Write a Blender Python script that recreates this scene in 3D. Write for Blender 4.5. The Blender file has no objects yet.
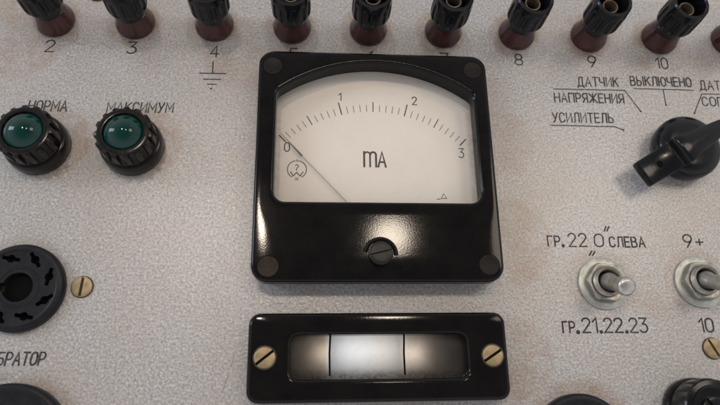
import bpy, bmesh, math, random
import numpy as np
from mathutils import Vector, Matrix
random.seed(4)
S = 0.001                                   # everything below is written in millimetres
sc = bpy.context.scene
COL = sc.collection

# ------------------------------------------------------------------ camera
FPX = 608.4347                              # focal length for a 720 px wide frame
RV = (-0.3255, 0.0762, 0.0035); TV = np.array((4.7932, 10.6031, -211.7028))
def rotm(r):
    r = np.array(r); th = np.linalg.norm(r); k = r/th
    K = np.array([[0,-k[2],k[1]],[k[2],0,-k[0]],[-k[1],k[0],0]])
    return np.eye(3)+math.sin(th)*K+(1-math.cos(th))*K@K
RM = rotm(RV); CAM = -RM.T@TV
def un(x, y, z=0.0):                        # point of the plane at height z seen at a photo pixel
    d = RM.T@np.array([(x-360)/FPX, -(y-202.5)/FPX, -1.0]); s = (z-CAM[2])/d[2]
    return CAM+s*d
cd = bpy.data.cameras.new('camera'); cam = bpy.data.objects.new('camera', cd); COL.objects.link(cam)
m = Matrix([list(RM.T[i])+[CAM[i]*S] for i in range(3)]+[[0,0,0,1]])
cam.matrix_world = m
cd.sensor_width = 36; cd.lens = FPX/720*36; cd.clip_start = 0.005; cd.clip_end = 50
cd.dof.use_dof = True; cd.dof.focus_distance = 0.205; cd.dof.aperture_fstop = 18
sc.camera = cam

# ------------------------------------------------------------------ light
w = bpy.data.worlds.new('World'); sc.world = w; w.use_nodes = True
nt = w.node_tree; bg = nt.nodes['Background']
tc = nt.nodes.new('ShaderNodeTexCoord'); sx = nt.nodes.new('ShaderNodeSeparateXYZ'); cr = nt.nodes.new('ShaderNodeValToRGB')
nt.links.new(tc.outputs['Generated'], sx.inputs[0]); nt.links.new(sx.outputs['Z'], cr.inputs[0]); nt.links.new(cr.outputs[0], bg.inputs[0])
cr.color_ramp.elements[0].position = 0.0; cr.color_ramp.elements[0].color = (.30,.28,.27,1)
cr.color_ramp.elements[1].position = .92; cr.color_ramp.elements[1].color = (.15,.15,.155,1)
e_ = cr.color_ramp.elements.new(.25); e_.color = (.70,.69,.71,1)
e_ = cr.color_ramp.elements.new(.60); e_.color = (.66,.65,.665,1)
bg.inputs[1].default_value = 1.12
def area(name, loc, size, power, col, target=(0,0,0), sy=None):
    l = bpy.data.lights.new(name, 'AREA'); l.energy = power; l.color = col
    if sy: l.shape = 'RECTANGLE'; l.size = size; l.size_y = sy
    else: l.shape = 'DISK'; l.size = size
    o = bpy.data.objects.new(name, l); COL.objects.link(o); o.location = loc
    o.rotation_euler = (Vector(target)-Vector(loc)).to_track_quat('-Z', 'Y').to_euler(); return o
area('ceiling_lamp', (.20,.385,1.5), .10, 1.5, (1,.85,.68))
area('ceiling_lamp', (.82,.46,1.45), 0.45, 3.1, (1,.85,.68))
area('ceiling_lamp', (-.27,.43,1.5), .11, 3.0, (1,.84,.68))
area('window_light', (-1.6,.5,.9), 0.38, 8, (.74,.85,1), sy=.9)
sc.view_settings.view_transform = 'Standard'; sc.view_settings.look = 'None'
sc.view_settings.exposure = 0.12; sc.view_settings.gamma = 1.0

# ------------------------------------------------------------------ materials
def newmat(name):
    m = bpy.data.materials.new(name); m.use_nodes = True
    return m, m.node_tree, m.node_tree.nodes['Principled BSDF']
def ramp(nt, fac, stops):
    r = nt.nodes.new('ShaderNodeValToRGB'); e = r.color_ramp.elements
    e[0].position, e[0].color = stops[0][0], (*stops[0][1],1); e[1].position, e[1].color = stops[-1][0], (*stops[-1][1],1)
    for p, c in stops[1:-1]:
        k = e.new(p); k.color = (*c,1)
    nt.links.new(fac, r.inputs[0]); return r.outputs[0]
def noise(nt, vec, scale, detail=3, rough=.55, dist=0):
    n = nt.nodes.new('ShaderNodeTexNoise'); n.inputs['Scale'].default_value = scale
    n.inputs['Detail'].default_value = detail; n.inputs['Roughness'].default_value = rough; n.inputs['Distortion'].default_value = dist
    nt.links.new(vec, n.inputs['Vector']); return n.outputs[0]
def mixc(nt, fac, a, b, mode='MIX'):
    x = nt.nodes.new('ShaderNodeMix'); x.data_type = 'RGBA'; x.blend_type = mode
    for s, v in ((x.inputs[0], fac), (x.inputs[6], a), (x.inputs[7], b)):
        if hasattr(v, 'is_output'): nt.links.new(v, s)
        elif isinstance(v, (int, float)): s.default_value = v
        else: s.default_value = (*v,1)
    return x.outputs[2]
def math_(nt, op, a, b=0.0, clamp=False):
    x = nt.nodes.new('ShaderNodeMath'); x.operation = op; x.use_clamp = clamp
    for s, v in ((x.inputs[0], a), (x.inputs[1], b)):
        if hasattr(v, 'is_output'): nt.links.new(v, s)
        else: s.default_value = v
    return x.outputs[0]
def objvec(nt):
    t = nt.nodes.new('ShaderNodeTexCoord'); return t.outputs['Object']
def bump(nt, bs, h, dist, strength=1.0):
    b = nt.nodes.new('ShaderNodeBump'); b.inputs['Distance'].default_value = dist; b.inputs['Strength'].default_value = strength
    nt.links.new(h, b.inputs['Height']); nt.links.new(b.outputs[0], bs.inputs['Normal'])
def wear(name, c1, c2, rough=.3, nscale=250, bumpd=0.0, bscale=900, metal=0.0, rvar=.12, spec=.5, dust=0, vary=0):
    m, nt, bs = newmat(name); v = objvec(nt)
    n = noise(nt, v, nscale, 5, .65)
    c = ramp(nt, n, [(.32,c1),(.68,c2)])
    if vary:                                        # no two mouldings have quite the same tone
        oi = nt.nodes.new('ShaderNodeObjectInfo'); c = mixc(nt, math_(nt,'MULTIPLY',oi.outputs['Random'],vary), c, tuple(x*2.2 for x in c2))
    if dust:
        dn = ramp(nt, noise(nt, v, 1500, 3, .7), [(.66,(0,0,0)),(.74,(1,1,1))]); db = ramp(nt, noise(nt, v, 70, 3, .6), [(.45,(0,0,0)),(.7,(1,1,1))])
        c = mixc(nt, math_(nt,'MULTIPLY', math_(nt,'MULTIPLY',dn,db), dust*2.5), c, (.22,.19,.16))
    nt.links.new(c, bs.inputs['Base Color'])
    n2 = noise(nt, v, nscale*2.3, 4, .6)
    r = nt.nodes.new('ShaderNodeMapRange'); r.inputs[3].default_value = rough-rvar; r.inputs[4].default_value = rough+rvar
    nt.links.new(n2, r.inputs[0]); nt.links.new(r.outputs[0], bs.inputs['Roughness'])
    bs.inputs['Metallic'].default_value = metal; bs.inputs['Specular IOR Level'].default_value = spec
    if bumpd: bump(nt, bs, noise(nt, v, bscale, 2, .5), bumpd)
    return m

def panel_mat():
    m, nt, bs = newmat('hammer_finish_paint'); v = objvec(nt)
    fine = noise(nt, v, 1300, 3, .62, .2)
    vor = nt.nodes.new('ShaderNodeTexVoronoi'); vor.feature = 'SMOOTH_F1'; vor.inputs['Scale'].default_value = 800
    nt.links.new(v, vor.inputs['Vector'])
    c = ramp(nt, fine, [(.30,(.245,.235,.233)),(.50,(.408,.400,.398)),(.70,(.61,.60,.598))])
    # brownish handling dirt in large soft patches, more of it round the fittings
    big = noise(nt, v, 26, 5, .62); d = ramp(nt, big, [(.40,(0,0,0)),(.72,(1,1,1))])
    c = mixc(nt, math_(nt,'MULTIPLY',d,.42), c, (.37,.285,.215))
    sp = nt.nodes.new('ShaderNodeSeparateXYZ'); nt.links.new(v, sp.inputs[0])
    spots = [(-110,10,15,.8),(-80,10,15,.7),(-112,-40,17,.5),(-109.8,-88,25,1),(63.6,-88,20,.8),(112,52,12,.5),(46,-25,17,.55),(46,12,14,.4),(43,-63,15,.6),(-46,46,17,.45),(-128,52,20,.7),(76,-39,13,.5),(110,-39,13,.5)]+[(-115.8+28.54*i,57.5,11,.8) for i in range(9)]
    acc = None
    for px, py, rad, a in spots:
        dx = math_(nt,'SUBTRACT',sp.outputs[0],px*S); dy = math_(nt,'SUBTRACT',sp.outputs[1],py*S)
        q = math_(nt,'SQRT',math_(nt,'ADD',math_(nt,'MULTIPLY',dx,dx),math_(nt,'MULTIPLY',dy,dy)))
        k = nt.nodes.new('ShaderNodeMapRange'); k.interpolation_type = 'SMOOTHSTEP'
        k.inputs[1].default_value = rad*S; k.inputs[2].default_value = rad*.78*S; k.inputs[3].default_value = 0; k.inputs[4].default_value = a
        nt.links.new(q, k.inputs[0])
        acc = k.outputs[0] if acc is None else math_(nt,'MAXIMUM',acc,k.outputs[0])
    n3 = noise(nt, v, 110, 5, .7); dm = ramp(nt, n3, [(.35,(0,0,0)),(.62,(1,1,1))])
    c = mixc(nt, math_(nt,'MULTIPLY',math_(nt,'MULTIPLY',acc,dm),.8), c, (.27,.17,.10))
    # tiny black specks
    s2 = noise(nt, v, 300, 2, .5); sk = ramp(nt, s2, [(.755,(0,0,0)),(.785,(1,1,1))])
    c = mixc(nt, math_(nt,'MULTIPLY',sk,.6), c, (.06,.05,.045))
    nt.links.new(c, bs.inputs['Base Color'])
    bs.inputs['Roughness'].default_value = .30; bs.inputs['Specular IOR Level'].default_value = .5; bs.inputs['Coat Weight'].default_value = 1.0; bs.inputs['Coat Roughness'].default_value = .05
    h = math_(nt,'ADD', fine, math_(nt,'MULTIPLY',vor.outputs['Distance'],.5))
    bump(nt, bs, h, .00020, .9)
    b2 = nt.nodes.new('ShaderNodeBump'); b2.inputs['Distance'].default_value = .00011; nt.links.new(noise(nt, v, 1300, 3, .65), b2.inputs['Height'])
    nt.links.new(b2.outputs[0], bs.inputs['Coat Normal'])
    return m
M = {}
M['panel'] = panel_mat()
M['bakelite'] = wear('black_bakelite', (.0035,.003,.003), (.008,.0066,.0062), .075, 120, .000006, 2200, rvar=.02, spec=.21, dust=.10)
M['bakelite_worn'] = wear('worn_black_bakelite', (.005,.0042,.004), (.013,.0105,.0095), .18, 300, .00001, 900, spec=.27, dust=.15)
M['bakelite_dull'] = wear('dull_black_bakelite', (.008,.007,.0065), (.020,.017,.016), .36, 400, .00002, 900, spec=.3, dust=.2)
M['reveal'] = wear('dull_black_reveal', (.004,.004,.0045), (.008,.0075,.008), .22, 300, .00001, 900, spec=.11)
M['cap'] = wear('blue_black_plastic', (.0035,.004,.005), (.008,.0085,.0105), .16, 400, .00001, 1200, rvar=.06, spec=.25, dust=.10, vary=.25)
M['redbrown'] = wear('red_brown_bakelite', (.032,.009,.008), (.060,.017,.014), .16, 300, .00001, 700)
M['sock'] = wear('matt_black_phenolic', (.008,.008,.0105), (.015,.0145,.018), .38, 300, .00002, 900, spec=.2, dust=.15)
M['hole'] = wear('dark_recess', (.003,.003,.003), (.004,.004,.004), .8, spec=.08)
def ink_mat():
    m, nt, bs = newmat('worn_engraving_paint'); v = objvec(nt)
    nt.links.new(ramp(nt, noise(nt, v, 900, 4, .7), [(.30,(.012,.010,.010)),(.55,(.030,.025,.024)),(.68,(.14,.12,.112))]), bs.inputs['Base Color'])
    bs.inputs['Roughness'].default_value = .6; return m
M['ink'] = ink_mat()
M['dialink'] = wear('dial_ink', (.045,.034,.026), (.09,.07,.055), .6, 500)
M['brass'] = wear('aged_brass', (.26,.195,.105), (.42,.33,.20), .46, 420, .00003, 1200, metal=.7)
M['nickel'] = wear('dull_nickel', (.24,.23,.20), (.40,.385,.345), .38, 420, .00003, 1200, metal=.9)
M['zinc'] = wear('greenish_zinc_plate', (.34,.355,.33), (.56,.57,.53), .44, 350, .00005, 900, metal=.8)
M['tan'] = wear('tarnished_contact', (.13,.09,.065), (.26,.20,.155), .4, 500, metal=.5)
M['wax'] = wear('dark_sealing_wax', (.005,.0042,.004), (.012,.010,.009), .42, 350, .00005, 700, spec=.16)
M['wax_brown'] = wear('brown_sealing_wax', (.010,.007,.005), (.036,.022,.015), .5, 350, .0001, 700, spec=.2)
M['slotdirt'] = wear('dirt_in_slot', (.035,.024,.015), (.08,.056,.036), .8, 900)
M['lever'] = wear('worn_steel', (.40,.385,.355), (.58,.56,.53), .36, 600, .00003, 1500, metal=.9)
M['edge'] = wear('edge_highlight_paint', (.40,.36,.33), (.60,.56,.52), .4, 700)  # paler paint: the rounded top edge's highlight is put into the colour
M['needle'] = wear('needle_paint', (.09,.075,.06), (.13,.11,.09), .5)
M['rod'] = wear('needle_aluminium', (.42,.39,.355), (.52,.485,.44), .45)
def lens_mat():
    m, nt, bs = newmat('green_lens'); v = objvec(nt)
    nt.links.new(ramp(nt, noise(nt, v, 260, 3), [(.3,(.0010,.024,.021)),(.7,(.0022,.042,.036))]), bs.inputs['Base Color'])
    bs.inputs['Roughness'].default_value = .06; bs.inputs['IOR'].default_value = 1.38
    return m
M['lens'] = lens_mat()
def dial_mat():
    m, nt, bs = newmat('aged_dial_card'); v = objvec(nt)
    c = ramp(nt, noise(nt, v, 60, 4), [(.3,(.82,.75,.665)),(.7,(.87,.805,.725))])
    sp = nt.nodes.new('ShaderNodeSeparateXYZ'); nt.links.new(v, sp.inputs[0])
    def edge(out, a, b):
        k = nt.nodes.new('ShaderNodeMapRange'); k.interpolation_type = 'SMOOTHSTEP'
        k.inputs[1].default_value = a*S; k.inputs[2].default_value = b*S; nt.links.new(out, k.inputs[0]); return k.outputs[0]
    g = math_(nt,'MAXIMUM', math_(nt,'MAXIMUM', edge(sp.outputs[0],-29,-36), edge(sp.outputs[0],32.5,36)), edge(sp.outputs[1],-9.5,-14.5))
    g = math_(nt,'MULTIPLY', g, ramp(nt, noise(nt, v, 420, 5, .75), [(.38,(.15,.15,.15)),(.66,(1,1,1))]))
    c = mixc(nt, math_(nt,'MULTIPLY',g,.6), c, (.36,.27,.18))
    nt.links.new(c, bs.inputs['Base Color']); bs.inputs['Roughness'].default_value = .7
    return m
M['dial'] = dial_mat()
def glass_mat(name, tint=(1,1,1), rough=.03, haze=.0):
    m = bpy.data.materials.new(name); m.use_nodes = True; nt = m.node_tree; nt.nodes.remove(nt.nodes['Principled BSDF'])
    tr = nt.nodes.new('ShaderNodeBsdfTransparent'); tr.inputs[0].default_value = (*tint,1)
    gl = nt.nodes.new('ShaderNodeBsdfGlossy'); gl.inputs['Roughness'].default_value = rough
    fr = nt.nodes.new('ShaderNodeFresnel'); fr.inputs[0].default_value = 1.5
    mx = nt.nodes.new('ShaderNodeMixShader'); nt.links.new(fr.outputs[0], mx.inputs[0]); nt.links.new(tr.outputs[0], mx.inputs[1]); nt.links.new(gl.outputs[0], mx.inputs[2])
    df = nt.nodes.new('ShaderNodeBsdfDiffuse'); df.inputs[0].default_value = (.75,.75,.75,1)
    m2 = nt.nodes.new('ShaderNodeMixShader'); nt.links.new(mx.outputs[0], m2.inputs[1]); nt.links.new(df.outputs[0], m2.inputs[2])
    v = objvec(nt); f = ramp(nt, noise(nt, v, 500, 5, .7), [(.45,(0,0,0)),(.85,(1,1,1))])
    nt.links.new(math_(nt,'MULTIPLY',f,haze), m2.inputs[0])
    nt.links.new(m2.outputs[0], nt.nodes['Material Output'].inputs[0]); return m
M['glass'] = glass_mat('dusty_cover_glass', haze=.05)
def frost_mat():
    m = bpy.data.materials.new('frosted_scale_glass'); m.use_nodes = True; nt = m.node_tree; nt.nodes.remove(nt.nodes['Principled BSDF'])
    v = objvec(nt)
    tl = nt.nodes.new('ShaderNodeBsdfTranslucent'); df = nt.nodes.new('ShaderNodeBsdfDiffuse'); gl = nt.nodes.new('ShaderNodeBsdfGlossy')
    gl.inputs['Roughness'].default_value = .2
    g = noise(nt, v, 420, 5, .75)
    sp = nt.nodes.new('ShaderNodeSeparateXYZ'); nt.links.new(v, sp.inputs[0])
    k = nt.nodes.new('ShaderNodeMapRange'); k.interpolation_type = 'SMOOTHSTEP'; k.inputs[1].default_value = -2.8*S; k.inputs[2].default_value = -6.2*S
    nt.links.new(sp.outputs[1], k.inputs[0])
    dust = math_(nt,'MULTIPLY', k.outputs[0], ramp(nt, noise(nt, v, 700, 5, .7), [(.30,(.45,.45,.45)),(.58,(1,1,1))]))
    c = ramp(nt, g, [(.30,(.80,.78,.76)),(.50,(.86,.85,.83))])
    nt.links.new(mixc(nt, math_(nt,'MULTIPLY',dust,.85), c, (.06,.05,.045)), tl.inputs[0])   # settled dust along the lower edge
    nt.links.new(ramp(nt, g, [(.35,(.008,.0065,.006)),(.7,(.034,.028,.024))]), df.inputs[0])
    ad = nt.nodes.new('ShaderNodeAddShader'); nt.links.new(tl.outputs[0], ad.inputs[0]); nt.links.new(df.outputs[0], ad.inputs[1])
    mx = nt.nodes.new('ShaderNodeMixShader'); mx.inputs[0].default_value = .04
    nt.links.new(ad.outputs[0], mx.inputs[1]); nt.links.new(gl.outputs[0], mx.inputs[2])
    nt.links.new(mx.outputs[0], nt.nodes['Material Output'].inputs[0]); return m
M['frost'] = frost_mat()

# ------------------------------------------------------------------ mesh helpers
class MB:
    def __init__(s): s.v = []; s.f = []
    def add(s, vs, fs, mat=None):
        o = len(s.v)
        for p in vs:
            p = Vector(p); s.v.append(mat@p if mat else p)
        s.f += [tuple(i+o for i in f) for f in fs]; return s
    def build(s, name, material, parent=None, loc=(0,0,0), rot=(0,0,0), sharp=35, smooth=True):
        me = bpy.data.meshes.new(name); me.from_pydata([tuple(p*S) for p in s.v], [], s.f); me.update()
        bm = bmesh.new(); bm.from_mesh(me); bmesh.ops.recalc_face_normals(bm, faces=bm.faces); bm.to_mesh(me); bm.free()
        if smooth:
            me.polygons.foreach_set('use_smooth', [True]*len(me.polygons)); me.set_sharp_from_angle(angle=math.radians(sharp))
        me.materials.append(material)
        o = bpy.data.objects.new(name, me); COL.objects.link(o)
        o.location = [c*S for c in loc]; o.rotation_euler = rot
        if parent: o.parent = parent
        return o
def loft(mb, loops, cap0=False, cap1=False, mat=None):
    n = len(loops[0]); vs = [p for l in loops for p in l]; fs = []
    for i in range(len(loops)-1):
        for j in range(n):
            k = (j+1) % n; fs.append((i*n+j, i*n+k, (i+1)*n+k, (i+1)*n+j))
    if cap0: fs.append(tuple(range(n-1,-1,-1)))
    if cap1: fs.append(tuple((len(loops)-1)*n+j for j in range(n)))
    return mb.add(vs, fs, mat)
def lathe(mb, prof, n=64, mod=None, mat=None, cap0=False, cap1=False):
    loops = []
    for r, z in prof:
        l = []
        for j in range(n):
            a = 2*math.pi*j/n; rr = r*(mod(a, z) if mod else 1)
            l.append((rr*math.cos(a), rr*math.sin(a), z))
        loops.append(l)
    return loft(mb, loops, cap0, cap1, mat)
def rrect(wd, ht, r, cx=0, cy=0, n=10):
    p = []
    for (sx_, sy_, a0) in ((1,1,0),(-1,1,90),(-1,-1,180),(1,-1,270)):
        for i in range(n+1):
            a = math.radians(a0+90*i/n); p.append((cx+sx_*(wd/2-r)+r*math.cos(a), cy+sy_*(ht/2-r)+r*math.sin(a)))
    return p
def resample(poly, c, n):                   # star-shaped outline -> n points at equal angles round c
    P = np.array(poly); Q = np.roll(P, -1, 0); out = []
    for i in range(n):
        a = 2*math.pi*(i+.5)/n; d = np.array((math.cos(a), math.sin(a))); best = None
        e = Q-P; w_ = P-np.array(c)
        den = d[0]*e[:,1]-d[1]*e[:,0]; den[np.abs(den)<1e-12] = 1e-12
        t = (w_[:,0]*e[:,1]-w_[:,1]*e[:,0])/den; u = (w_[:,0]*d[1]-w_[:,1]*d[0])/den
        ok = (t>0)&(u>=-1e-6)&(u<=1+1e-6); tt = t[ok].max()
        out.append((c[0]+d[0]*tt, c[1]+d[1]*tt))
    return out
def offset(poly, d):                        # + is outwards for a counter-clockwise outline
    P = np.array(poly); T = np.roll(P,-1,0)-np.roll(P,1,0); T /= np.linalg.norm(T,axis=1)[:,None]
    return [tuple(p) for p in P+d*np.c_[T[:,1],-T[:,0]]]
def at(poly, z): return [(p[0], p[1], z) for p in poly]
def rounded_prism(mb, poly, z0, z1, r, steps=4, mat=None, base=True):
    loops = [at(poly, z0), at(poly, z1-r)]
    for i in range(1, steps+1):
        a = math.pi/2*i/steps; loops.append(at(offset(poly, -r*(1-math.cos(a))), z1-r+r*math.sin(a)))
    return loft(mb, loops, base, True, mat)
def circle(r, n=48, cx=0, cy=0): return [(cx+r*math.cos(2*math.pi*i/n), cy+r*math.sin(2*math.pi*i/n)) for i in range(n)]
def ribbon(mb, pts, wd, z, close=False):
    P = np.array(pts, float); n = len(P)
    if n < 2: return
    L, Rr = [], []
    for i in range(n):
        a = P[i]-P[i-1] if (i>0 or close) else None; b = P[(i+1)%n]-P[i] if (i<n-1 or close) else None
        ns = []
        for d in (a, b):
            if d is not None and np.linalg.norm(d)>1e-9: d = d/np.linalg.norm(d); ns.append(np.array((-d[1], d[0])))
        nn = sum(ns); l = np.linalg.norm(nn); nn = nn/l if l>1e-6 else ns[0]
        k = 1/max(.55, float(nn@ns[0])); ex = np.zeros(2)
        if not close and i==0: d = P[1]-P[0]; ex = -d/np.linalg.norm(d)*wd*.35
        if not close and i==n-1: d = P[-1]-P[-2]; ex = d/np.linalg.norm(d)*wd*.35
        L.append((*(P[i]+ex+nn*wd/2*k), z)); Rr.append((*(P[i]+ex-nn*wd/2*k), z))
    m = n if close else n-1
    mb.add(L+Rr, [(i, (i+1)%n, n+(i+1)%n, n+i) for i in range(m)])
def tube(mb, pts, rad, n=14, cap=True):
    P = [Vector(p) for p in pts]; loops = []
    for i, p in enumerate(P):
        t = (P[min(i+1,len(P)-1)]-P[max(i-1,0)]).normalized()
        u = t.cross(Vector((0.3,1,0.1))).normalized(); v = t.cross(u); r = rad[i] if isinstance(rad,(list,tuple)) else rad
        loops.append([tuple(p+r*(math.cos(2*math.pi*j/n)*u+math.sin(2*math.pi*j/n)*v)) for j in range(n)])
    return loft(mb, loops, cap, cap)
def slotted_head(mb, r, h, slot, depth, ang, dome=.3, z0=0.0):
    """a slotted screw head: a floor disc and two domed half discs left and right of the slot"""
    lathe(mb, [(r,z0),(r,z0+h-depth),(.01,z0+h-depth)], 40, cap0=True)
    a0 = math.asin(slot/2/r); m = Matrix.Rotation(ang, 4, 'Z')
    for s in (0, math.pi):
        arc = [(r*math.sin(t)*1.0, r*math.cos(t)) for t in np.linspace(a0, math.pi-a0, 22)]
        arc = [(x, y) for x, y in arc]
        c = (slot/2+(r-slot/2)*.4, 0)
        loops = [at(arc, z0+h-depth-.02), at(arc, z0+h-dome*.9)]
        for k, zz in ((.94,.45),(.82,.15),(.45,0.0)):
            loops.append([(c[0]+(x-c[0])*k if abs(x-slot/2)>1e-6 else slot/2, y*k, z0+h-dome*zz) for x, y in arc])
        loft(mb, loops, True, True, m@Matrix.Rotation(s,4,'Z'))
    return mb
def slot_floor(r, slot, z, ang, parent):
    mb = MB(); d = np.array((-math.sin(ang), math.cos(ang)))*r*.985
    ribbon(mb, [-d*.8, d*.8], slot*.98, z); mb.build('slot', M['slotdirt'], parent, smooth=False)
def boolean(o, cutters):
    for c in cutters:
        md = o.modifiers.new('b', 'BOOLEAN'); md.operation = 'DIFFERENCE'; md.object = c; md.solver = 'EXACT'
    dg = bpy.context.evaluated_depsgraph_get(); dg.update()
    me = bpy.data.meshes.new_from_object(o.evaluated_get(dg)); o.modifiers.clear(); o.data = me
    me.polygons.foreach_set('use_smooth', [True]*len(me.polygons)); me.set_sharp_from_angle(angle=math.radians(35))
    for c in cutters: bpy.data.objects.remove(c, do_unlink=True)
def thing(name, label, cat, loc=(0,0,0), group=None, rot=(0,0,0)):
    o = bpy.data.objects.new(name, None); COL.objects.link(o); o.location = [c*S for c in loc]; o.rotation_euler = rot
    o.empty_display_size = .005; o['label'] = label; o['category'] = cat
    if group: o['group'] = group
    return o
def copy_tree(o, parent=None):
    c = o.copy(); COL.objects.link(c)
    if parent: c.parent = parent
    for ch in [x for x in bpy.data.objects if x.parent == o]: copy_tree(ch, c)
    return c

# ------------------------------------------------------------------ single-stroke lettering
def arc(cx, cy, rx, ry, a0, a1, n=12): return [(cx+rx*math.cos(math.radians(a0+(a1-a0)*i/n)), cy+ry*math.sin(math.radians(a0+(a1-a0)*i/n))) for i in range(n+1)]
def oval(x0, x1, y0=0, y1=1):
    r = (x1-x0)/2; cx = (x0+x1)/2; k = min(r*1.15, (y1-y0)/2)
    return arc(cx, y1-k, r, k, 0, 180)+arc(cx, y0+k, r, k, 180, 360)+[(x1, y1-k)]
def bowl(x0, x1, y0, y1):
    r = (y1-y0)/2; rx = min(.24, x1-x0); return [(x0,y1),(x1-rx,y1)]+arc(x1-rx,(y0+y1)/2,rx,r,90,-90)+[(x0,y0)]
G = {
'А':(.60,[[(0,0),(.30,1),(.60,0)],[(.11,.34),(.49,.34)]]),
'Б':(.54,[[(.5,1),(0,1),(0,0)]+[(.28,0)]+arc(.28,.28,.26,.28,-90,90)+[(0,.56)]]),
'В':(.54,[[(0,0),(0,1)],bowl(0,.48,.53,1),bowl(.003,.54,0,.53)]),
'Г':(.46,[[(0,0),(0,1),(.46,1)]]),
'Д':(.66,[[(0,-.16),(0,0),(.66,0),(.66,-.16)],[(.10,0),(.20,1),(.54,1),(.54,0)]]),
'Е':(.48,[[(.48,1),(0,1),(0,0),(.48,0)],[(0,.52),(.42,.52)]]),
'Ж':(.84,[[(.42,0),(.42,1)],[(0,1),(.42,.5),(.84,1)],[(0,0),(.42,.49),(.84,0)]]),
'И':(.56,[[(0,1),(0,0),(.56,1),(.56,0)]]),
'К':(.54,[[(0,0),(0,1)],[(.54,1),(0,.45)],[(.17,.62),(.54,0)]]),
'Л':(.58,[[(0,0),(.12,.10),(.18,1),(.58,1),(.58,0)]]),
'М':(.70,[[(0,0),(0,1),(.35,.30),(.70,1),(.70,0)]]),
'Н':(.56,[[(0,0),(0,1)],[(.56,0),(.56,1)],[(0,.52),(.56,.52)]]),
'О':(.56,[oval(0,.56)]),
'П':(.56,[[(0,0),(0,1),(.56,1),(.56,0)]]),
'Р':(.52,[[(0,0),(0,1)],bowl(.003,.52,.44,1)]),
'С':(.54,[arc(.27,.70,.27,.30,15,180)+arc(.27,.30,.27,.30,180,345)]),
'Т':(.54,[[(0,1),(.54,1)],[(.27,0),(.27,1)]]),
'У':(.56,[[(0,1),(.28,.36)],[(.56,1),(.20,.06),(.06,0)]]),
'Ч':(.52,[[(0,1),(0,.62)]+arc(.2,.62,.2,.2,180,270)+[(.52,.42)],[(.52,0),(.52,1)]]),
'Ы':(.74,[[(0,0),(0,1)],bowl(.003,.46,0,.55),[(.74,0),(.74,1)]]),
'Ь':(.50,[[(0,0),(0,1)],bowl(.003,.50,0,.55)]),
'Ю':(.80,[[(0,0),(0,1)],[(0,.5),(.30,.5)],oval(.30,.80)]),
'Я':(.52,[[(.52,0),(.52,1)],[(.517,1),(.24,1)]+arc(.24,.72,.24,.28,90,270)+[(.517,.44)],[(.28,.44),(0,0)]]),
'0':(.54,[oval(0,.54)]),
'1':(.26,[[(0,.74),(.26,1),(.26,0)]]),
'2':(.52,[arc(.26,.74,.26,.26,170,-30)+[(0,0),(.52,0)]]),
'3':(.50,[[(0,1),(.48,1),(.20,.60)]+arc(.22,.30,.28,.30,85,-150)]),
'4':(.54,[[(.40,0),(.40,1),(0,.28),(.54,.28)]]),
'5':(.50,[[(.46,1),(.06,1),(.02,.55)]+arc(.23,.32,.27,.32,115,-140)]),
'6':(.52,[[(.44,1),(.06,.48)]+arc(.26,.30,.26,.30,150,-200,20)]),
'7':(.50,[[(0,1),(.50,1),(.16,0)]]),
'8':(.52,[arc(.26,.75,.22,.25,-90,270,20),arc(.26,.26,.26,.25,90,450,20)]),
'9':(.52,[arc(.26,.70,.26,.30,-10,350,20)+[(.46,.5),(.18,0)]]),
'+':(.46,[[(0,.42),(.46,.42)],[(.23,.19),(.23,.65)]]),
'.':(.12,['dot']), ' ':(.34,[]), ';':(.30,[[(.06,1.22),(0,.98)],[(.20,1.22),(.14,.98)]]), ':':(.30,[[(.08,-.06),(0,-.30)],[(.24,-.06),(.16,-.30)]]),
'm':(.82,[[(0,0),(0,1)],[(.005,.86)]+arc(.205,.78,.2,.2,160,0)+[(.41,0)],[(.415,.80)]+arc(.615,.78,.2,.2,175,0)+[(.82,0)]]),
'A':(.66,[[(0,0),(.33,1),(.66,0)],[(.11,.32),(.55,.32)]]),
}
def strokes(text, gap=.17):
    x = 0; out = []
    for i, ch in enumerate(text):
        wd, ss = G[ch]
        for s in ss: out.append(('dot',(x+.06,.03)) if s=='dot' else [(x+a,b) for a, b in s])
        x += wd+gap
    return out, x-gap
def lettering(name, text, p0, p1, h, parent, mat, wd=.40, z=.03, slant=0.0, label=None, gap=.23, origin=(0,0,0), dotr=.5):
    """text with its baseline from p0 to p1 (mm)"""
    p0 = np.array(p0[:2]); p1 = np.array(p1[:2]); ss, W_ = strokes(text, gap)
    d = p1-p0; L = np.linalg.norm(d); ux = d/L; uy = np.array((-ux[1],ux[0])); k = L/W_ if W_>0 else h
    mb = MB(); zi = z
    for s in ss:
        zi += .004
        f = lambda a, b: p0+ux*(a*k+slant*b*h)+uy*b*h
        if s[0]=='dot':
            c = f(*s[1]); mb.add([(*q,zi) for q in circle(dotr,12,c[0],c[1])], [tuple(range(12))])
        else:
            ribbon(mb, [f(a,b)+np.array((random.uniform(-.025,.025),random.uniform(-.025,.025))) for a, b in s], wd*random.uniform(1.0,1.2), zi)
    o = mb.build(name, mat, parent, smooth=False)
    if label: o['label'] = label
    return o

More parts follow.
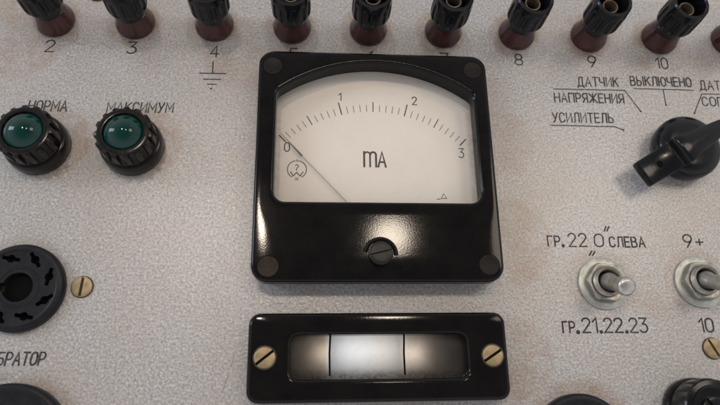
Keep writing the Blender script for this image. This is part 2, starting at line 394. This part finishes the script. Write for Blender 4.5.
# ================================================================== the panel
YTOP = float(un(705,3.5)[1])
panel = thing('instrument_panel', 'grey hammer finish metal front panel with engraved Cyrillic lettering', 'panel')
HX0,HX1,HY0,HY1 = -29.5,29.2,-70.5,-55.0          # opening behind the light-spot indicator
xs = [-260,HX0,HX1,260]; ys = [-200,HY0,HY1,YTOP]
mb = MB(); V = [(x,y,0) for y in ys for x in xs]; F = []
for j in range(3):
    for i in range(3):
        if (i,j)!=(1,1): F.append((j*4+i, j*4+i+1, (j+1)*4+i+1, (j+1)*4+i))
mb.add(V,F); mb.build('face_plate', M['panel'], panel, smooth=False)
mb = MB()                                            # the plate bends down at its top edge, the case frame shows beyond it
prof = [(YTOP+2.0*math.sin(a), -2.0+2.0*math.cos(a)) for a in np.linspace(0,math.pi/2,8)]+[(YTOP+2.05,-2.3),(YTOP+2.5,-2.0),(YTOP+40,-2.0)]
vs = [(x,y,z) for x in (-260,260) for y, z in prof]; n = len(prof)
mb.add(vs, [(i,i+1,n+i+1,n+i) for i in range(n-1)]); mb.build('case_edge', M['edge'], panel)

def word(text, l, r, h, **k):
    lab = k.pop('label', None)
    return lettering('inscription', text, un(*l), un(*r), h, panel, M['ink'], label=lab, **k)
# numbers under the binding posts
for t, l, r in (('2',(44.5,51.6),(53,51.7)),('3',(127,53.4),(135.5,53.5)),('4',(210,57),(218,57)),('5',(289.6,59.5),(297.5,59.7)),('6',(366,62.2),(374.5,62.4)),('7',(440.5,64.2),(448.5,64.4)),
                ('8',(515.3,65),(523,65.2)),('9',(588.8,66.8),(596.6,67)),('10',(656.8,68.4),(668.3,68.8))):
    word(t, l, r, 4.7, slant=.07 if t in '234' else .01, wd=.50, label='engraved number '+t)
mb = MB(); zi = .03                                  # earth sign under post 4
for a, b in (((213.2,61.8),(212.6,72.6)),((199.5,73.2),(226,73.6)),((203.5,79.2),(221,79.5)),((207.5,84.2),(216.3,84.4))):
    ribbon(mb, [un(*a)[:2], un(*b)[:2]], .44, zi); zi += .004
c = un(211,88.7); mb.add([(*q,zi) for q in circle(.42,12,c[0],c[1])], [tuple(range(12))])
mb.build('earth_symbol', M['ink'], panel, smooth=False)
word('НОРМА', (27.5,110.8),(66,111.2), 3.9, slant=.09, wd=.44, label='engraved word НОРМА')
word('МАКСИМУМ', (106.5,112.3),(172.5,112.6), 3.8, slant=.09, wd=.44, label='engraved word МАКСИМУМ')
word('ВИБРАТОР', (-20.5,365.3),(43.2,365.0), 3.7, slant=.12, wd=.50, label='engraved word ВИБРАТОР cut by the frame')
word('ДАТЧИК', (578,86),(618.5,86.6), 3.75, slant=.05, wd=.45, label='engraved word ДАТЧИК')
word('НАПРЯЖЕНИЯ', (555,102),(624,103.2), 3.75, slant=.03, wd=.45, label='engraved word НАПРЯЖЕНИЯ')
word('УСИЛИТЕЛЬ', (553,122),(613.5,122.8), 3.75, slant=.03, wd=.45, label='engraved word УСИЛИТЕЛЬ')
word('ВЫКЛЮЧЕНО', (631,85.2),(691.5,86.8), 3.75, slant=.03, wd=.46, label='engraved word ВЫКЛЮЧЕНО')
word('ДАТЧИК', (700.5,89.4),(741,90.6), 3.75, slant=.03, wd=.43, label='engraved word ДАТЧИК cut by the frame')
word('СОПРОТИВЛЕНИЯ', (703,105.6),(800,108), 3.6, slant=.03, wd=.43, label='engraved word СОПРОТИВЛЕНИЯ cut by the frame')
word('ГР.', (548.3,246),(563.8,246.1), 3.5, wd=.48, dotr=.62, label='engraved ГР. of the upper line')
word('22', (569.3,246.4),(587,246.5), 4.6, wd=.46, label='engraved number 22')
word('0', (595,246.5),(603.8,246.6), 4.4, slant=.04, wd=.46, label='engraved 0 in quotation marks')
mb = MB()
for a, b in (((604.2,231),(606,226.6)),((607,231),(608.8,226.6)),((589.3,255.2),(591.6,251.2)),((592.6,255.4),(595,251.3))):
    ribbon(mb, [un(*a)[:2], un(*b)[:2]], .5, .034)
mb.build('quotation_marks', M['ink'], panel, smooth=False)
word('СЛЕВА', (610.3,246.8),(645.3,247.1), 3.5, wd=.48, label='engraved word СЛЕВА')
word('9+', (684.5,247.2),(704,247.5), 4.5, wd=.5, gap=.25, label='engraved 9+')
word('ГР.', (563.3,332.6),(578.8,332.6), 3.5, wd=.52, dotr=.7, label='engraved ГР. of the lower line')
word('21.22.23', (583.3,332.4),(648.2,332.3), 4.6, wd=.5, gap=.2, dotr=.62, label='engraved numbers 21.22.23')
word('10', (700.5,331.8),(714.2,331.8), 4.4, wd=.5, gap=.2, label='engraved number 10 beside the right switch')
def callout(pts, dot=True):
    mb = MB(); P = [un(*p)[:2] for p in pts]; ribbon(mb, P, .40, .032)
    if dot: mb.add([(*q,.04) for q in circle(.42,10,P[-1][0],P[-1][1])], [tuple(range(10))])
    mb.build('callout_line', M['ink'], panel, smooth=False)
callout([(553.5,89),(624.6,90.4),(640.5,111.2)]); callout([(550.8,125.2),(614.8,126.8),(623.3,130)])
callout([(634,88.6),(693.2,90.2)], False); callout([(663.2,89.9),(666,105)]); callout([(760,95),(701.7,93.9),(694.4,113.2)])
# scratches
for a, b in (((222,393),(229,372)),((231,366),(234,355)),((100,42),(112,50)),((62,40),(85,45))):
    A = un(*a)[:2]; B = un(*b)[:2]; mb = MB(); ribbon(mb, [A, (A+B)/2+np.array((.15,.1)), B], .10, .02); mb.build('scratch', M['ink'], panel, smooth=False)

# ================================================================== panel meter
meter = thing('panel_meter', 'square black bakelite milliammeter with cream dial scaled 0 to 3', 'meter')
CW = (0.2, 6.0)
def window_outline():
    R_, cy = 55.0, -17.5; hw = 34.3; cr_ = 3.2; p = []
    # bottom right corner, right side, arch, left side, bottom left corner
    b = -14.3; rb = 3.8
    p += [(hw-rb+rb*math.cos(a)+.5, b+rb+rb*math.sin(a)) for a in np.linspace(-math.pi/2,0,10)]
    a1 = math.acos((hw-cr_)/(R_-cr_)); ccx, ccy = hw-cr_, cy+math.sqrt((R_-cr_)**2-(hw-cr_)**2)
    p += [(ccx+cr_*math.cos(a)+.5, ccy+cr_*math.sin(a)) for a in np.linspace(0,a1,8)]
    p += [(R_*math.cos(a)+.5, cy+R_*math.sin(a)) for a in np.linspace(a1,math.pi-a1,60)][1:-1]
    p += [(-ccx+cr_*math.cos(a)+.5, ccy+cr_*math.sin(a)) for a in np.linspace(math.pi-a1,math.pi,8)]
    p += [(-hw+rb+rb*math.cos(a)+.5, b+rb+rb*math.sin(a)) for a in np.linspace(math.pi,1.5*math.pi,10)]
    return p
NB = 480
WIN = resample(window_outline(), CW, NB); OUT = resample(rrect(80.2,82.0,5.4,0,.45,14), CW, NB)
loops = [at(offset(OUT,-1.25),.02), at(offset(OUT,-1.25),5.4), at(offset(OUT,-.7),5.4), at(OUT,6.0), at(OUT,8.9)]
for a in np.linspace(0,math.pi/2,7)[1:]: loops.append(at(offset(OUT,-1.1*(1-math.cos(a))), 8.9+1.1*math.sin(a)))
O2 = np.array(offset(OUT,-1.1)); W2 = np.array(offset(WIN,1.0))
def facez(x, y):                                     # the lip under the window leans in a little and ends in a soft crease
    t = min(1,max(0,(y+21.6)/1.0)); s_ = t*t*(3-2*t); e = min(1,max(0,(-14.5-y)/1.5))
    return 10+.0*s_*e
for k in (.3,.6,.85): loops.append([(p[0],p[1],facez(*p)) for p in O2*(1-k)+W2*k])
for a in np.linspace(0,math.pi/2,6): loops.append(at(offset(WIN,1.0*(1-math.sin(a))), 9+1.0*math.cos(a)))
reveal = [loops[-1], at(WIN,4.2), at(offset(WIN,1.6),4.1), at(offset(WIN,1.8),.1)]
mb = MB(); loft(mb, loops); mb.build('bezel', M['bakelite'], meter)
mb = MB(); loft(mb, reveal); mb.build('window_reveal', M['reveal'], meter)
ZD = .8; KD = (CAM[2]-ZD)/(CAM[2]-4.0)
def deep(p): return np.array(p)*KD+CAM[:2]*(1-KD)   # card marks were measured as if 4 mm up; the card lies deeper
dl = MB(); D = offset(WIN,1.7); dl.add(at(D,ZD), [tuple(range(NB))]); dial = dl.build('dial', M['dial'], meter, smooth=False)
gl = MB(); gl.add(at(offset(WIN,.05),4.5), [tuple(range(NB))]); gl.build('cover_glass', M['glass'], meter, smooth=False)
DC = deep((-.37,-22.48)); RI = 43.8*KD
def pol(r, deg): a = math.radians(deg); return DC+r*np.array((math.sin(a), math.cos(a)))
mb = MB()
for i in range(31):
    a = -43.6+ (44.2+43.6)*i/30 ; a += .55*math.sin(math.pi*i/30*2)*0
    L_ = 4.6 if i%10==0 else (3.7 if i%5==0 else 2.6); L_ = L_ if i not in (0,30) else 3.2
    ribbon(mb, [pol(RI,a), pol(RI+L_,a)], .42 if i%10==0 else (.34 if i%5==0 else .20), (ZD+.03))
mb.build('scale_marks', M['dialink'], dial, smooth=False)
def dnum(t, c, h, wd, gap=.17):
    c = deep(c)
    ss, W_ = strokes(t, gap); k = h
    return lettering('numeral', t, (c[0]-W_*k/2*.95, c[1]-h/2), (c[0]+W_*k/2*.95, c[1]-h/2), h, dial, M['dialink'], wd=wd, z=(ZD+.03))
dnum('0',(-30.0,7.2),3.3,.34); dnum('1',(-11.8,26.9),2.9,.34); dnum('2',(14.75,25.9),3.1,.34); dnum('3',(30.4,5.9),3.5,.34)
lettering('unit_mark','m',un(364.3,166.6,ZD),un(376.3,166.8,ZD),5.6,dial,M['dialink'],wd=.60,z=ZD+.03)
lettering('unit_mark','A',un(378.3,166.8,ZD),un(385.9,167,ZD),5.6,dial,M['dialink'],wd=.62,z=ZD+.03)
mb = MB(); ec = deep((-26.5,-1.0)); er = 3.25     # maker's round emblem with a W and a small bent stroke
E_ = lambda pts: [tuple(ec+er*np.array(p)) for p in pts]
for k, (a0,a1) in enumerate(((-58,78),(102,238),)): ribbon(mb, E_(arc(0,0,1,1,a0,a1,18)), .30, (ZD+.03)+.004*k)
ribbon(mb, E_([(-.66,-.28),(-.36,-.74),(-.02,-.34),(.34,-.74),(.66,-.28)]), .34, ZD+.04)
ribbon(mb, E_(arc(0,.38,.16,.16,160,-60,8)+[(-.04,.08),(-.02,-.10)]), .28, ZD+.045)
for x in (-.14,.0,.14): ribbon(mb, E_([(x,-.92),(x,-1.22)]), .2, ZD+.05)
for x in (-.05,.08): ribbon(mb, E_([(x,.9),(x,1.12)]), .2, ZD+.05)
mb.build('emblem', M['dialink'], dial, smooth=False)
mb = MB(); tr = [(-.1,1.2),(1.2,-1.1),(-1.3,-1.1)]    # small mark in the lower right corner of the card
ribbon(mb, [deep((23.3+a*.75, -10.1+b*.75)) for a, b in tr], .22, (ZD+.03), True); ribbon(mb, [deep((20.9,-11.2)),deep((22,-11.1))], .25, ZD+.04)
mb.build('card_mark', M['dialink'], dial, smooth=False)
nd = thing('needle', '', ''); del nd['label'], nd['category']; nd.parent = meter
mb = MB(); d1, d2, d3, d4 = pol(47.6,-42.9), pol(43,-43.0), pol(36.2,-43.3), pol(13.0,-44.6)
def blade(mb, a, b, wa, wb, z, t):
    a = np.array(a); b = np.array(b); d = (b-a)/np.linalg.norm(b-a); nn = np.array((-d[1],d[0]))
    q = [a+nn*wa/2, a-nn*wa/2, b-nn*wb/2, b+nn*wb/2]
    vs = [(*p,z) for p in q]+[(*p,z+t) for p in q]
    mb.add(vs, [(3,2,1,0),(4,5,6,7),(0,1,5,4),(1,2,6,5),(2,3,7,6),(3,0,4,7)])
blade(mb, d1, d2, .16, .24, 2.0, .12); blade(mb, d2, d3, .30, .72, 2.0, .14); mb.build('blade', M['needle'], nd, smooth=False)
mb = MB(); tube(mb, [(*pol(36.0,-43.3),2.05),(*d4,2.05),(*pol(6,-45.2),2.05)], .20, 8); mb.build('rod', M['rod'], nd)
# sealed corner holes
for i, (x, y) in enumerate(((-35.3,35.3),(35.05,35.5),(-34.7,-35.8),(35.2,-35.2))):
    mb = MB(); lathe(mb, [(3.3,9.9),(3.25,10.06),(2.9,10.12),(2.6,10.05),(.05,10.0)], 40)
    o = mb.build('corner_plug', M['wax'] if i != 2 else M['wax_brown'], meter, (x,y,0))
    if i == 2: o['label'] = 'browner corner plug'
    mb = MB(); lathe(mb, [(3.52,9.95),(3.48,10.03),(3.3,10.03),(3.28,9.95)], 40); mb.build('plug_rim', M['hole'], o)
# zero adjuster: collar and slotted screw
za = thing('zero_adjuster','',''); del za['label'], za['category']; za.parent = meter; za.location = (.5*S,-31.7*S,0)
mb = MB(); pr = [(4.1,9.98),(4.25,10.4),(4.8,10.6),(5.3,10.4),(5.6,9.98)]
angs = np.linspace(math.radians(-5),math.radians(170),28); vs = []
for a in angs: vs += [(r*math.cos(a), r*math.sin(a), z) for r, z in pr]
fs = [(i*5+j, i*5+j+1, (i+1)*5+j+1, (i+1)*5+j) for i in range(27) for j in range(4)]+[(0,1,2,3,4),tuple(27*5+k for k in (4,3,2,1,0))]
mb.add(vs, fs); mb.build('collar', M['bakelite'], za)
mb = MB(); slotted_head(mb, 3.85, 2.6, .75, .8, math.radians(-76), dome=.55, z0=9.4); mb.build('slotted_screw', M['bakelite_dull'], za)

# ================================================================== light-spot indicator
ind = thing('light_spot_indicator', 'long black framed light spot indicator under the meter', 'indicator', (-.17,-62.77,0))
NI = 320; fo = resample(rrect(80.3,26.7,3.6,0,0,12),(0,0),NI); fw = resample(rrect(54.6,13.2,2.6,.05,0.05,10),(0,0),NI)
loops = [at(fo,.02), at(fo,4.6)]
for a in np.linspace(0,math.pi/2,6)[1:]: loops.append(at(offset(fo,-1.4*(1-math.cos(a))), 4.6+1.4*math.sin(a)))
A_ = np.array(offset(fo,-1.4)); B_ = np.array(offset(fw,1.3))
for k in (.5,): loops.append(at(A_*(1-k)+B_*k, 6.0))
for a in np.linspace(0,math.pi/2,6): loops.append(at(offset(fw,1.3*(1-math.sin(a))), 5.0+1.0*math.cos(a)))
loops += [at(fw,.9),at(offset(fw,.6),-.4)]
mb = MB(); loft(mb, loops); mb.build('frame', M['bakelite'], ind)
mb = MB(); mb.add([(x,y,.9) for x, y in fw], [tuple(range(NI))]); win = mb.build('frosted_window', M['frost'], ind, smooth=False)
for x, y1 in ((-15.25,-5.2),(8.2,-5.2)):
    mb = MB(); ribbon(mb, [(x+.25,6.6),(x,1.5),(x+.1,y1)], .62, .96); mb.build('reference_line', M['hole'], win, smooth=False)
mb = MB()                                            # dark housing behind the window
bx = [(-29,-7.5),(29,-7.5),(29,7.3),(-29,7.3)]
loft(mb, [at(bx,-.3), at(bx,-16)], False, True); mb.build('housing', M['hole'], ind, smooth=False)
for x in (-15.6,8.4):
    mb = MB(); blade(mb, (x,-7), (x,7), .3, .3, -12, 11.6); mb.build('glow_baffle', M['hole'], ind, smooth=False)  # unseen fins added so the glow ends sharply at the reference lines
def glow_light(x, y, z, sx_, sy_, p, col):
    l = bpy.data.lights.new('scale_glow_light','AREA'); l.shape='RECTANGLE'; l.size=sx_*S; l.size_y=sy_*S; l.energy=p; l.color=col
    o = bpy.data.objects.new('scale_glow_light', l); COL.objects.link(o); o.parent = ind; o.location=(x*S,y*S,z*S); o.rotation_euler=(math.pi,0,0)
glow_light(-8.2,2.0,-6.5,11,3,.00058,(.93,.96,1)); glow_light(2.2,2.0,-6.5,10,3,.00042,(1,.92,.84)); glow_light(-17.2,1.4,-3.6,2,3,.00012,(1,.80,.62)); glow_light(11.0,1.2,-3.8,4,3,.00020,(1,.84,.70))  # unseen lights added behind the window to shape its glow
for x, ang in ((-34.9,-52),(35.2,-58)):
    mb = MB(); slotted_head(mb, 3.2, .7, .85, .5, math.radians(ang), dome=.25, z0=5.75); s_ = mb.build('screw', M['brass'], ind, (x,-.1,0)); slot_floor(3.2, .85, 5.97, math.radians(ang), s_)
    mb = MB(); lathe(mb, [(3.3,6.0),(3.45,6.04),(3.6,6.0)], 32); mb.build('countersink_rim', M['slotdirt'], s_)

# ================================================================== binding posts
def make_post(label):
    t = thing('binding_post', label, 'binding post', group='binding posts along the top of the panel')
    mb = MB(); lathe(mb, [(.1,.02),(6.9,.02),(7.05,.5),(7.05,1.6),(6.85,2.2),(6.6,2.9),(6.25,4.2),(5.9,5.6),(5.6,6.9),(5.45,7.6),(5.1,7.8),(.1,7.8)], 64)
    mb.build('base', M['redbrown'], t)
    mb = MB(); lathe(mb, [(5.0,7.7),(5.5,7.9),(5.6,8.3),(5.6,9.3),(5.3,9.6),(5.3,9.9)], 64); mb.build('collar', M['cap'], t)
    mb = MB(); NF = 12
    def mod(a, z):
        k = min(1,max(0,(z-11.6)/.8))*min(1,max(0,(19.6-z)/.8)); c = (a*NF/(2*math.pi)) % 1
        g = min(1,max(0,(abs(c-.5)-.20)/.07)); return 1-.085*k*(1-g)
    pr = [(5.2,9.7),(5.6,9.8),(6.3,10.5),(6.75,11.2),(6.95,11.7),(7.0,12.4),(7.0,15),(6.95,17),(6.9,18.7),(6.85,19.4),(6.75,20.0),(6.65,21.3),(6.5,22.2),(6.1,22.7),(5.6,22.7),(5.2,22.3),(5.0,21),(4.7,15.0),(.1,15.0)]
    lathe(mb, pr, 144, mod); mb.build('cap', M['cap'], t, sharp=28)
    mb = MB(); lathe(mb, [(2.9,14.9),(2.9,18.9),(2.75,19.2),(2.4,19.2),(2.25,18.9),(2.2,15.2)], 40); mb.build('contact_sleeve', M['tan'], t)
    return t
PX0, PY0, PS = -114.97, 50.84+6.6, 28.544
post_labels = ['leftmost red brown and black binding post, above the number 2', 'red brown and black binding post standing above the number 3',
 'binding post above the number 4 and the earth sign', 'binding post above the left end of the meter top edge', 'binding post above the middle of the meter top edge',
 'binding post above the right end of the meter top edge', 'binding post with open top above the number 8', 'binding post with open top above the number 9',
 'leaning looking binding post above the number 10 and the word ВЫКЛЮЧЕНО', 'binding post at the right edge of the photo, mostly cut off']
proto = None
for i in range(10):
    if i == 0: o = proto = make_post(post_labels[0])
    else: o = copy_tree(proto); o['label'] = post_labels[i]
    o.location = ((PX0+PS*i)*S, PY0*S, 0); o.rotation_euler.z = random.uniform(0,1)

# ================================================================== green pilot lamps
def knurl(NT, amp, z0, z1):
    def mod(a, z):
        k = min(1,max(0,(z-z0)/.6))*min(1,max(0,(z1-z)/.5)); c = (a*NT/(2*math.pi)) % 1
        g = min(1,max(0,(abs(c-.5)-.22)/.08)); return 1-amp*k*(1-g) if z < 13.0 else 1
    return mod
def make_lamp(label):
    t = thing('pilot_lamp', label, 'pilot lamp', group='green pilot lamps at the left')
    mb = MB(); lathe(mb, [(.1,.02),(10.2,.02),(10.4,.4),(10.35,3.4),(10.2,4.6),(9.9,5.3),(9.3,5.6),(8,5.7)], 72); mb.build('base', M['bakelite_worn'], t)
    mb = MB(); lathe(mb, [(8.2,5.5),(8.9,5.7),(9.3,6.2),(9.4,6.8),(9.45,9.2),(9.45,11.6),(9.35,12.4),(9.0,12.85),(8.2,13.2),(8.0,13.35),(7.2,13.5),(6.5,13.4),(6.35,13.0),(6.3,12.0)], 15*14, knurl(15,.13,6.6,14.5))
    mb.build('knurled_ring', M['bakelite_worn'], t, sharp=26)
    mb = MB(); Rl, h = 6.35, 3.6; RS = (Rl*Rl+h*h)/(2*h)
    lathe(mb, [(RS*math.sin(a), 12.6+h-RS+RS*math.cos(a)) for a in np.linspace(math.asin(Rl/RS), .01, 16)], 64); mb.build('lens', M['lens'], t)
    return t
l1 = make_lamp('green domed pilot lamp below the word НОРМА'); p = un(40,147); l1.location = (p[0]*S,p[1]*S,0)
l2 = copy_tree(l1); l2['label'] = 'green domed pilot lamp below the word МАКСИМУМ'; p = un(134,148); l2.location = (p[0]*S,p[1]*S,0); l2.rotation_euler.z = .3
# ribbed black cap at the lower right corner
t = thing('fuse_holder', 'ribbed black fuse holder cap cut by the lower right corner', 'fuse holder'); p = un(712,411,10); t.location = (p[0]*S,p[1]*S,0)
mb = MB(); lathe(mb, [(.1,.02),(9.9,.02),(10.1,.4),(10.0,3.4),(9.4,4.2)], 64); mb.build('base', M['bakelite'], t)
mb = MB(); lathe(mb, [(8.6,4.0),(9.5,4.6),(9.6,5.2),(9.6,10.5),(9.4,11.4),(8.9,11.9),(7.6,12.1),(7.2,11.7),(6.8,11.5),(.1,11.5)], 16*14, knurl(16,.05,5.0,11.5)); mb.build('ribbed_cap', M['cap'], t, sharp=26)
mb = MB(); slotted_head(mb, 4.2, 1.0, .9, .7, .6, dome=.3, z0=11.4); mb.build('slotted_plug', M['cap'], t)

# ================================================================== sockets
def make_socket(name, label, ctr, r, pins=True, h=3.2):
    t = thing(name, label, 'socket', ctr)
    mb = MB()
    pr = [(.1,.02),(r,.02),(r+.1,.4),(r+.05,h-1.0),(r-.25,h-.35),(r-.8,h),(r-1.6,h),(r-2.1,h-.35),(r-2.4,h-.4)]
    pr += [(6.6,h-.4),(6.35,h-.15),(5.9,h-.15),(5.7,h-.4),(.1,h-.4)] if pins else [(r*.72,h-.4),(r*.70,h-.1),(r*.62,h-.1),(r*.6,h-.5),(.1,h-.5)]
    lathe(mb, pr, 96); body = mb.build('body', M['sock'], t)
    if not pins:
        mb = MB(); rounded_prism(mb, circle(r*.42,48), h-.6, h+1.5, .6); mb.build('hub', M['sock'], t); return t
    cut = []
    mb = MB(); loft(mb, [at(circle(4.6,48),.6), at(circle(4.6,48),6)], True, True); cut.append(mb.build('cut', M['hole']))
    mb = MB(); key = rrect(2.2,2.6,.6,-4.7,0); loft(mb, [at(key,.6), at(key,6)], True, True); cut.append(mb.build('cut', M['hole']))
    slots = []
    for k in range(8):
        a = math.radians(20+45*k); c = Matrix.Translation((9.55*math.cos(a),9.55*math.sin(a),0))@Matrix.Rotation(a+math.radians(90-30),4,'Z')
        sl = []                                       # a narrow slot swelling to a round hole in the middle
        for j in range(120):
            ph = 2*math.pi*(j+.5)/120; x, y = 2.85*math.cos(ph), .60*(1 if math.sin(ph)>0 else -1)*min(1,abs(math.sin(ph))*3)
            rr = 1.3
            if abs(x) < rr: y = (1 if math.sin(ph)>0 else -1)*max(abs(y), math.sqrt(rr*rr-x*x))
            sl.append((x,y))
        slots.append((c,sl)); mb = MB(); loft(mb, [at(sl,.6), at(sl,6)], True, True, c); cut.append(mb.build('cut', M['hole']))
    for c in cut: c.location = [a*S for a in ctr]
    body.parent = None; body.location = [a*S for a in ctr]
    bpy.context.view_layer.update()
    boolean(body, cut); body.location = (0,0,0); body.parent = t
    mb = MB()
    for c, sl in slots: mb.add([(x,y,.62) for x, y in sl], [tuple(range(len(sl)))], c)
    mb.add(at(circle(4.6,40),.62), [tuple(range(40))]); mb.build('contact_well', M['hole'], t, smooth=False)
    return t
p = un(17.5,287.2,2.6); make_socket('tube_socket', 'round black eight slot tube socket left of the brass screw', (p[0],p[1],0), 13.7)
p = un(1.85,449.3,3); make_socket('vibrator_socket', 'large black round socket cut by the frame below the word ВИБРАТОР', (p[0],p[1],0), 18.0, False, 4.0)
p = un(585,446,3); make_socket('round_socket', 'black round socket at the bottom edge right of the light spot indicator', (p[0],p[1],0), 15.2, False, 4.0)

# ================================================================== loose panel screws
def screw(label, px, ang, r=3.25):
    mb = MB(); slotted_head(mb, r, .9, .88, .6, math.radians(ang), dome=.25, z0=.02); p = un(*px)
    o = mb.build('panel_screw', M['brass'], None, (p[0],p[1],0)); o['label'] = label; o['category'] = 'screw'; o['group'] = 'brass screws in the panel'
    slot_floor(r, .88, .34, math.radians(ang), o)
    mb = MB(); lathe(mb, [(r-.05,.03),(r+.28,.035),(r+.3,.02)], 36); mb.build('dirt_ring', M['slotdirt'], o); return o
screw('brass slotted screw beside the black tube socket', (82.3,287), -4)
screw('brass slotted screw below the number 10 at the right edge', (712.5,348.5), 26, 3.3)
screw('brass screw at the top edge between the two left binding posts', (97.5,-6.5), 40)

# ================================================================== toggle switches
def make_toggle(label):
    t = thing('toggle_switch', label, 'toggle switch', group='nickel toggle switches at the right')
    mb = MB(); lathe(mb, [(5.0,.02),(8.6,.02),(8.75,.2),(8.7,.85),(8.4,1.05),(5.6,1.05),(5.2,.9)], 72); mb.build('washer', M['zinc'], t)
    mb = MB(); n = 72; L = []
    def hexr(a): b = (a+math.radians(8)) % (math.pi/3)-math.pi/6; return 6.1/math.cos(b)
    def hloop(k, z, cut_=99): return [(min(hexr(2*math.pi*j/n)*k,cut_)*math.cos(2*math.pi*j/n), min(hexr(2*math.pi*j/n)*k,cut_)*math.sin(2*math.pi*j/n), z) for j in range(n)]
    loft(mb, [hloop(1,1.06), hloop(1,3.0), hloop(1,3.35,6.85), hloop(.97,3.6,6.4), hloop(.9,3.62,5.6), hloop(.8,3.5,4.9), hloop(.8,1.2,4.9)]); mb.build('hex_nut', M['nickel'], t, sharp=20)
    mb = MB(); pr = [(4.85,1.1)]
    for k in range(5): pr += [(4.85,3.5+.34*k),(4.65,3.67+.34*k)]
    pr += [(4.6,5.2),(4.4,5.35),(4.0,5.25),(3.55,4.6),(3.45,1.5)]
    lathe(mb, pr, 56); mb.build('threaded_bushing', M['nickel'], t)
    mb = MB(); lathe(mb, [(3.45,2.0),(.1,2.0)], 40); mb.build('bushing_well', M['hole'], t)
    mb = MB(); a, b = Vector((.1,.4,2.4)), Vector((.3,-4.1,15.6))
    d = (b-a); L_ = d.length; q = d.normalized()
    ts = [0,.12,.2,.3,.45,.6,.75,.86,.93,.97,.993,1.0]; rs = [2.7,3.15,3.05,2.45,2.35,2.5,2.75,3.0,2.95,2.55,1.8,.2]
    tube(mb, [a+d*k for k in ts], rs, 32); mb.build('lever', M['lever'], t, sharp=50)
    return t
t1 = make_toggle('nickel toggle switch above the engraving ГР.21.22.23'); p = un(602.8,283.8); t1.location = (p[0]*S,p[1]*S,0)
t2 = copy_tree(t1); t2['label'] = 'nickel toggle switch between the engravings 9+ and 10'; p = un(698.5,282.2); t2.location = (p[0]*S,p[1]*S,0); t2.rotation_euler.z = .12

# ================================================================== selector knob
p = un(688,147.5,7)
kn = thing('selector_knob', 'black pointer selector knob at the right edge under ВЫКЛЮЧЕНО', 'knob', (p[0],p[1],0))
mb = MB(); lathe(mb, [(.1,1.5),(11.0,1.5),(11.5,2.2),(11.8,4.0),(11.8,6.4),(11.4,7.5),(10.6,8.4),(9.4,9.0),(7.5,9.3),(.1,9.4)], 72, mat=Matrix.Translation((.5,.6,0))); mb.build('skirt', M['cap'], kn)
mb = MB(); lathe(mb, [(6,.02),(6,2.1)], 40, cap0=True, cap1=True); mb.build('spindle_bush', M['hole'], kn)
ka = math.atan2(un(92/4.05+620-.0,302/4.05+100,8)[1]-p[1], un(92/4.05+620,302/4.05+100,8)[0]-p[0])
mb = MB()                                            # pointer bar along +x: low nose, then a step up to the grip
prof = [(-20,5.5),(21.3,5.5),(21.8,6.0),(21.7,8.8),(21.4,9.15),(8.2,9.5),(7.9,9.7),(7.6,10.2),(7.2,12.2),(6.7,12.8),(5.8,13.0),(3.0,13.05),(-1.5,13.0),(-6,12.95),(-12,12.8),(-19,11.5),(-20.4,9)]
def barhw(x): return (5.1-.3*(x-15)/6) if x > 15 else (5.1 if x > 6 else 5.1-.135*(6-x))
def lvl(f, dz): return [(x if abs(x)<19 else x-math.copysign(.0 if f>-.9 and f<.9 else .35,x), barhw(x)*f, z-(dz if z>8 else -dz*.5)) for x, z in prof]
loops = [lvl(-1.0,.7), lvl(-.97,.25), lvl(-.88,0), lvl(0,-.0), lvl(.88,0), lvl(.97,.25), lvl(1.0,.7)]
loft(mb, loops, True, True); pb = mb.build('pointer', M['cap'], kn, rot=(0,0,ka), sharp=40)
mb = MB(); mb.add([(15.0+q[0],q[1],9.36) for q in circle(1.25,24)], [tuple(range(24))]); mb.build('index_mark', M['hole'], pb, smooth=False)
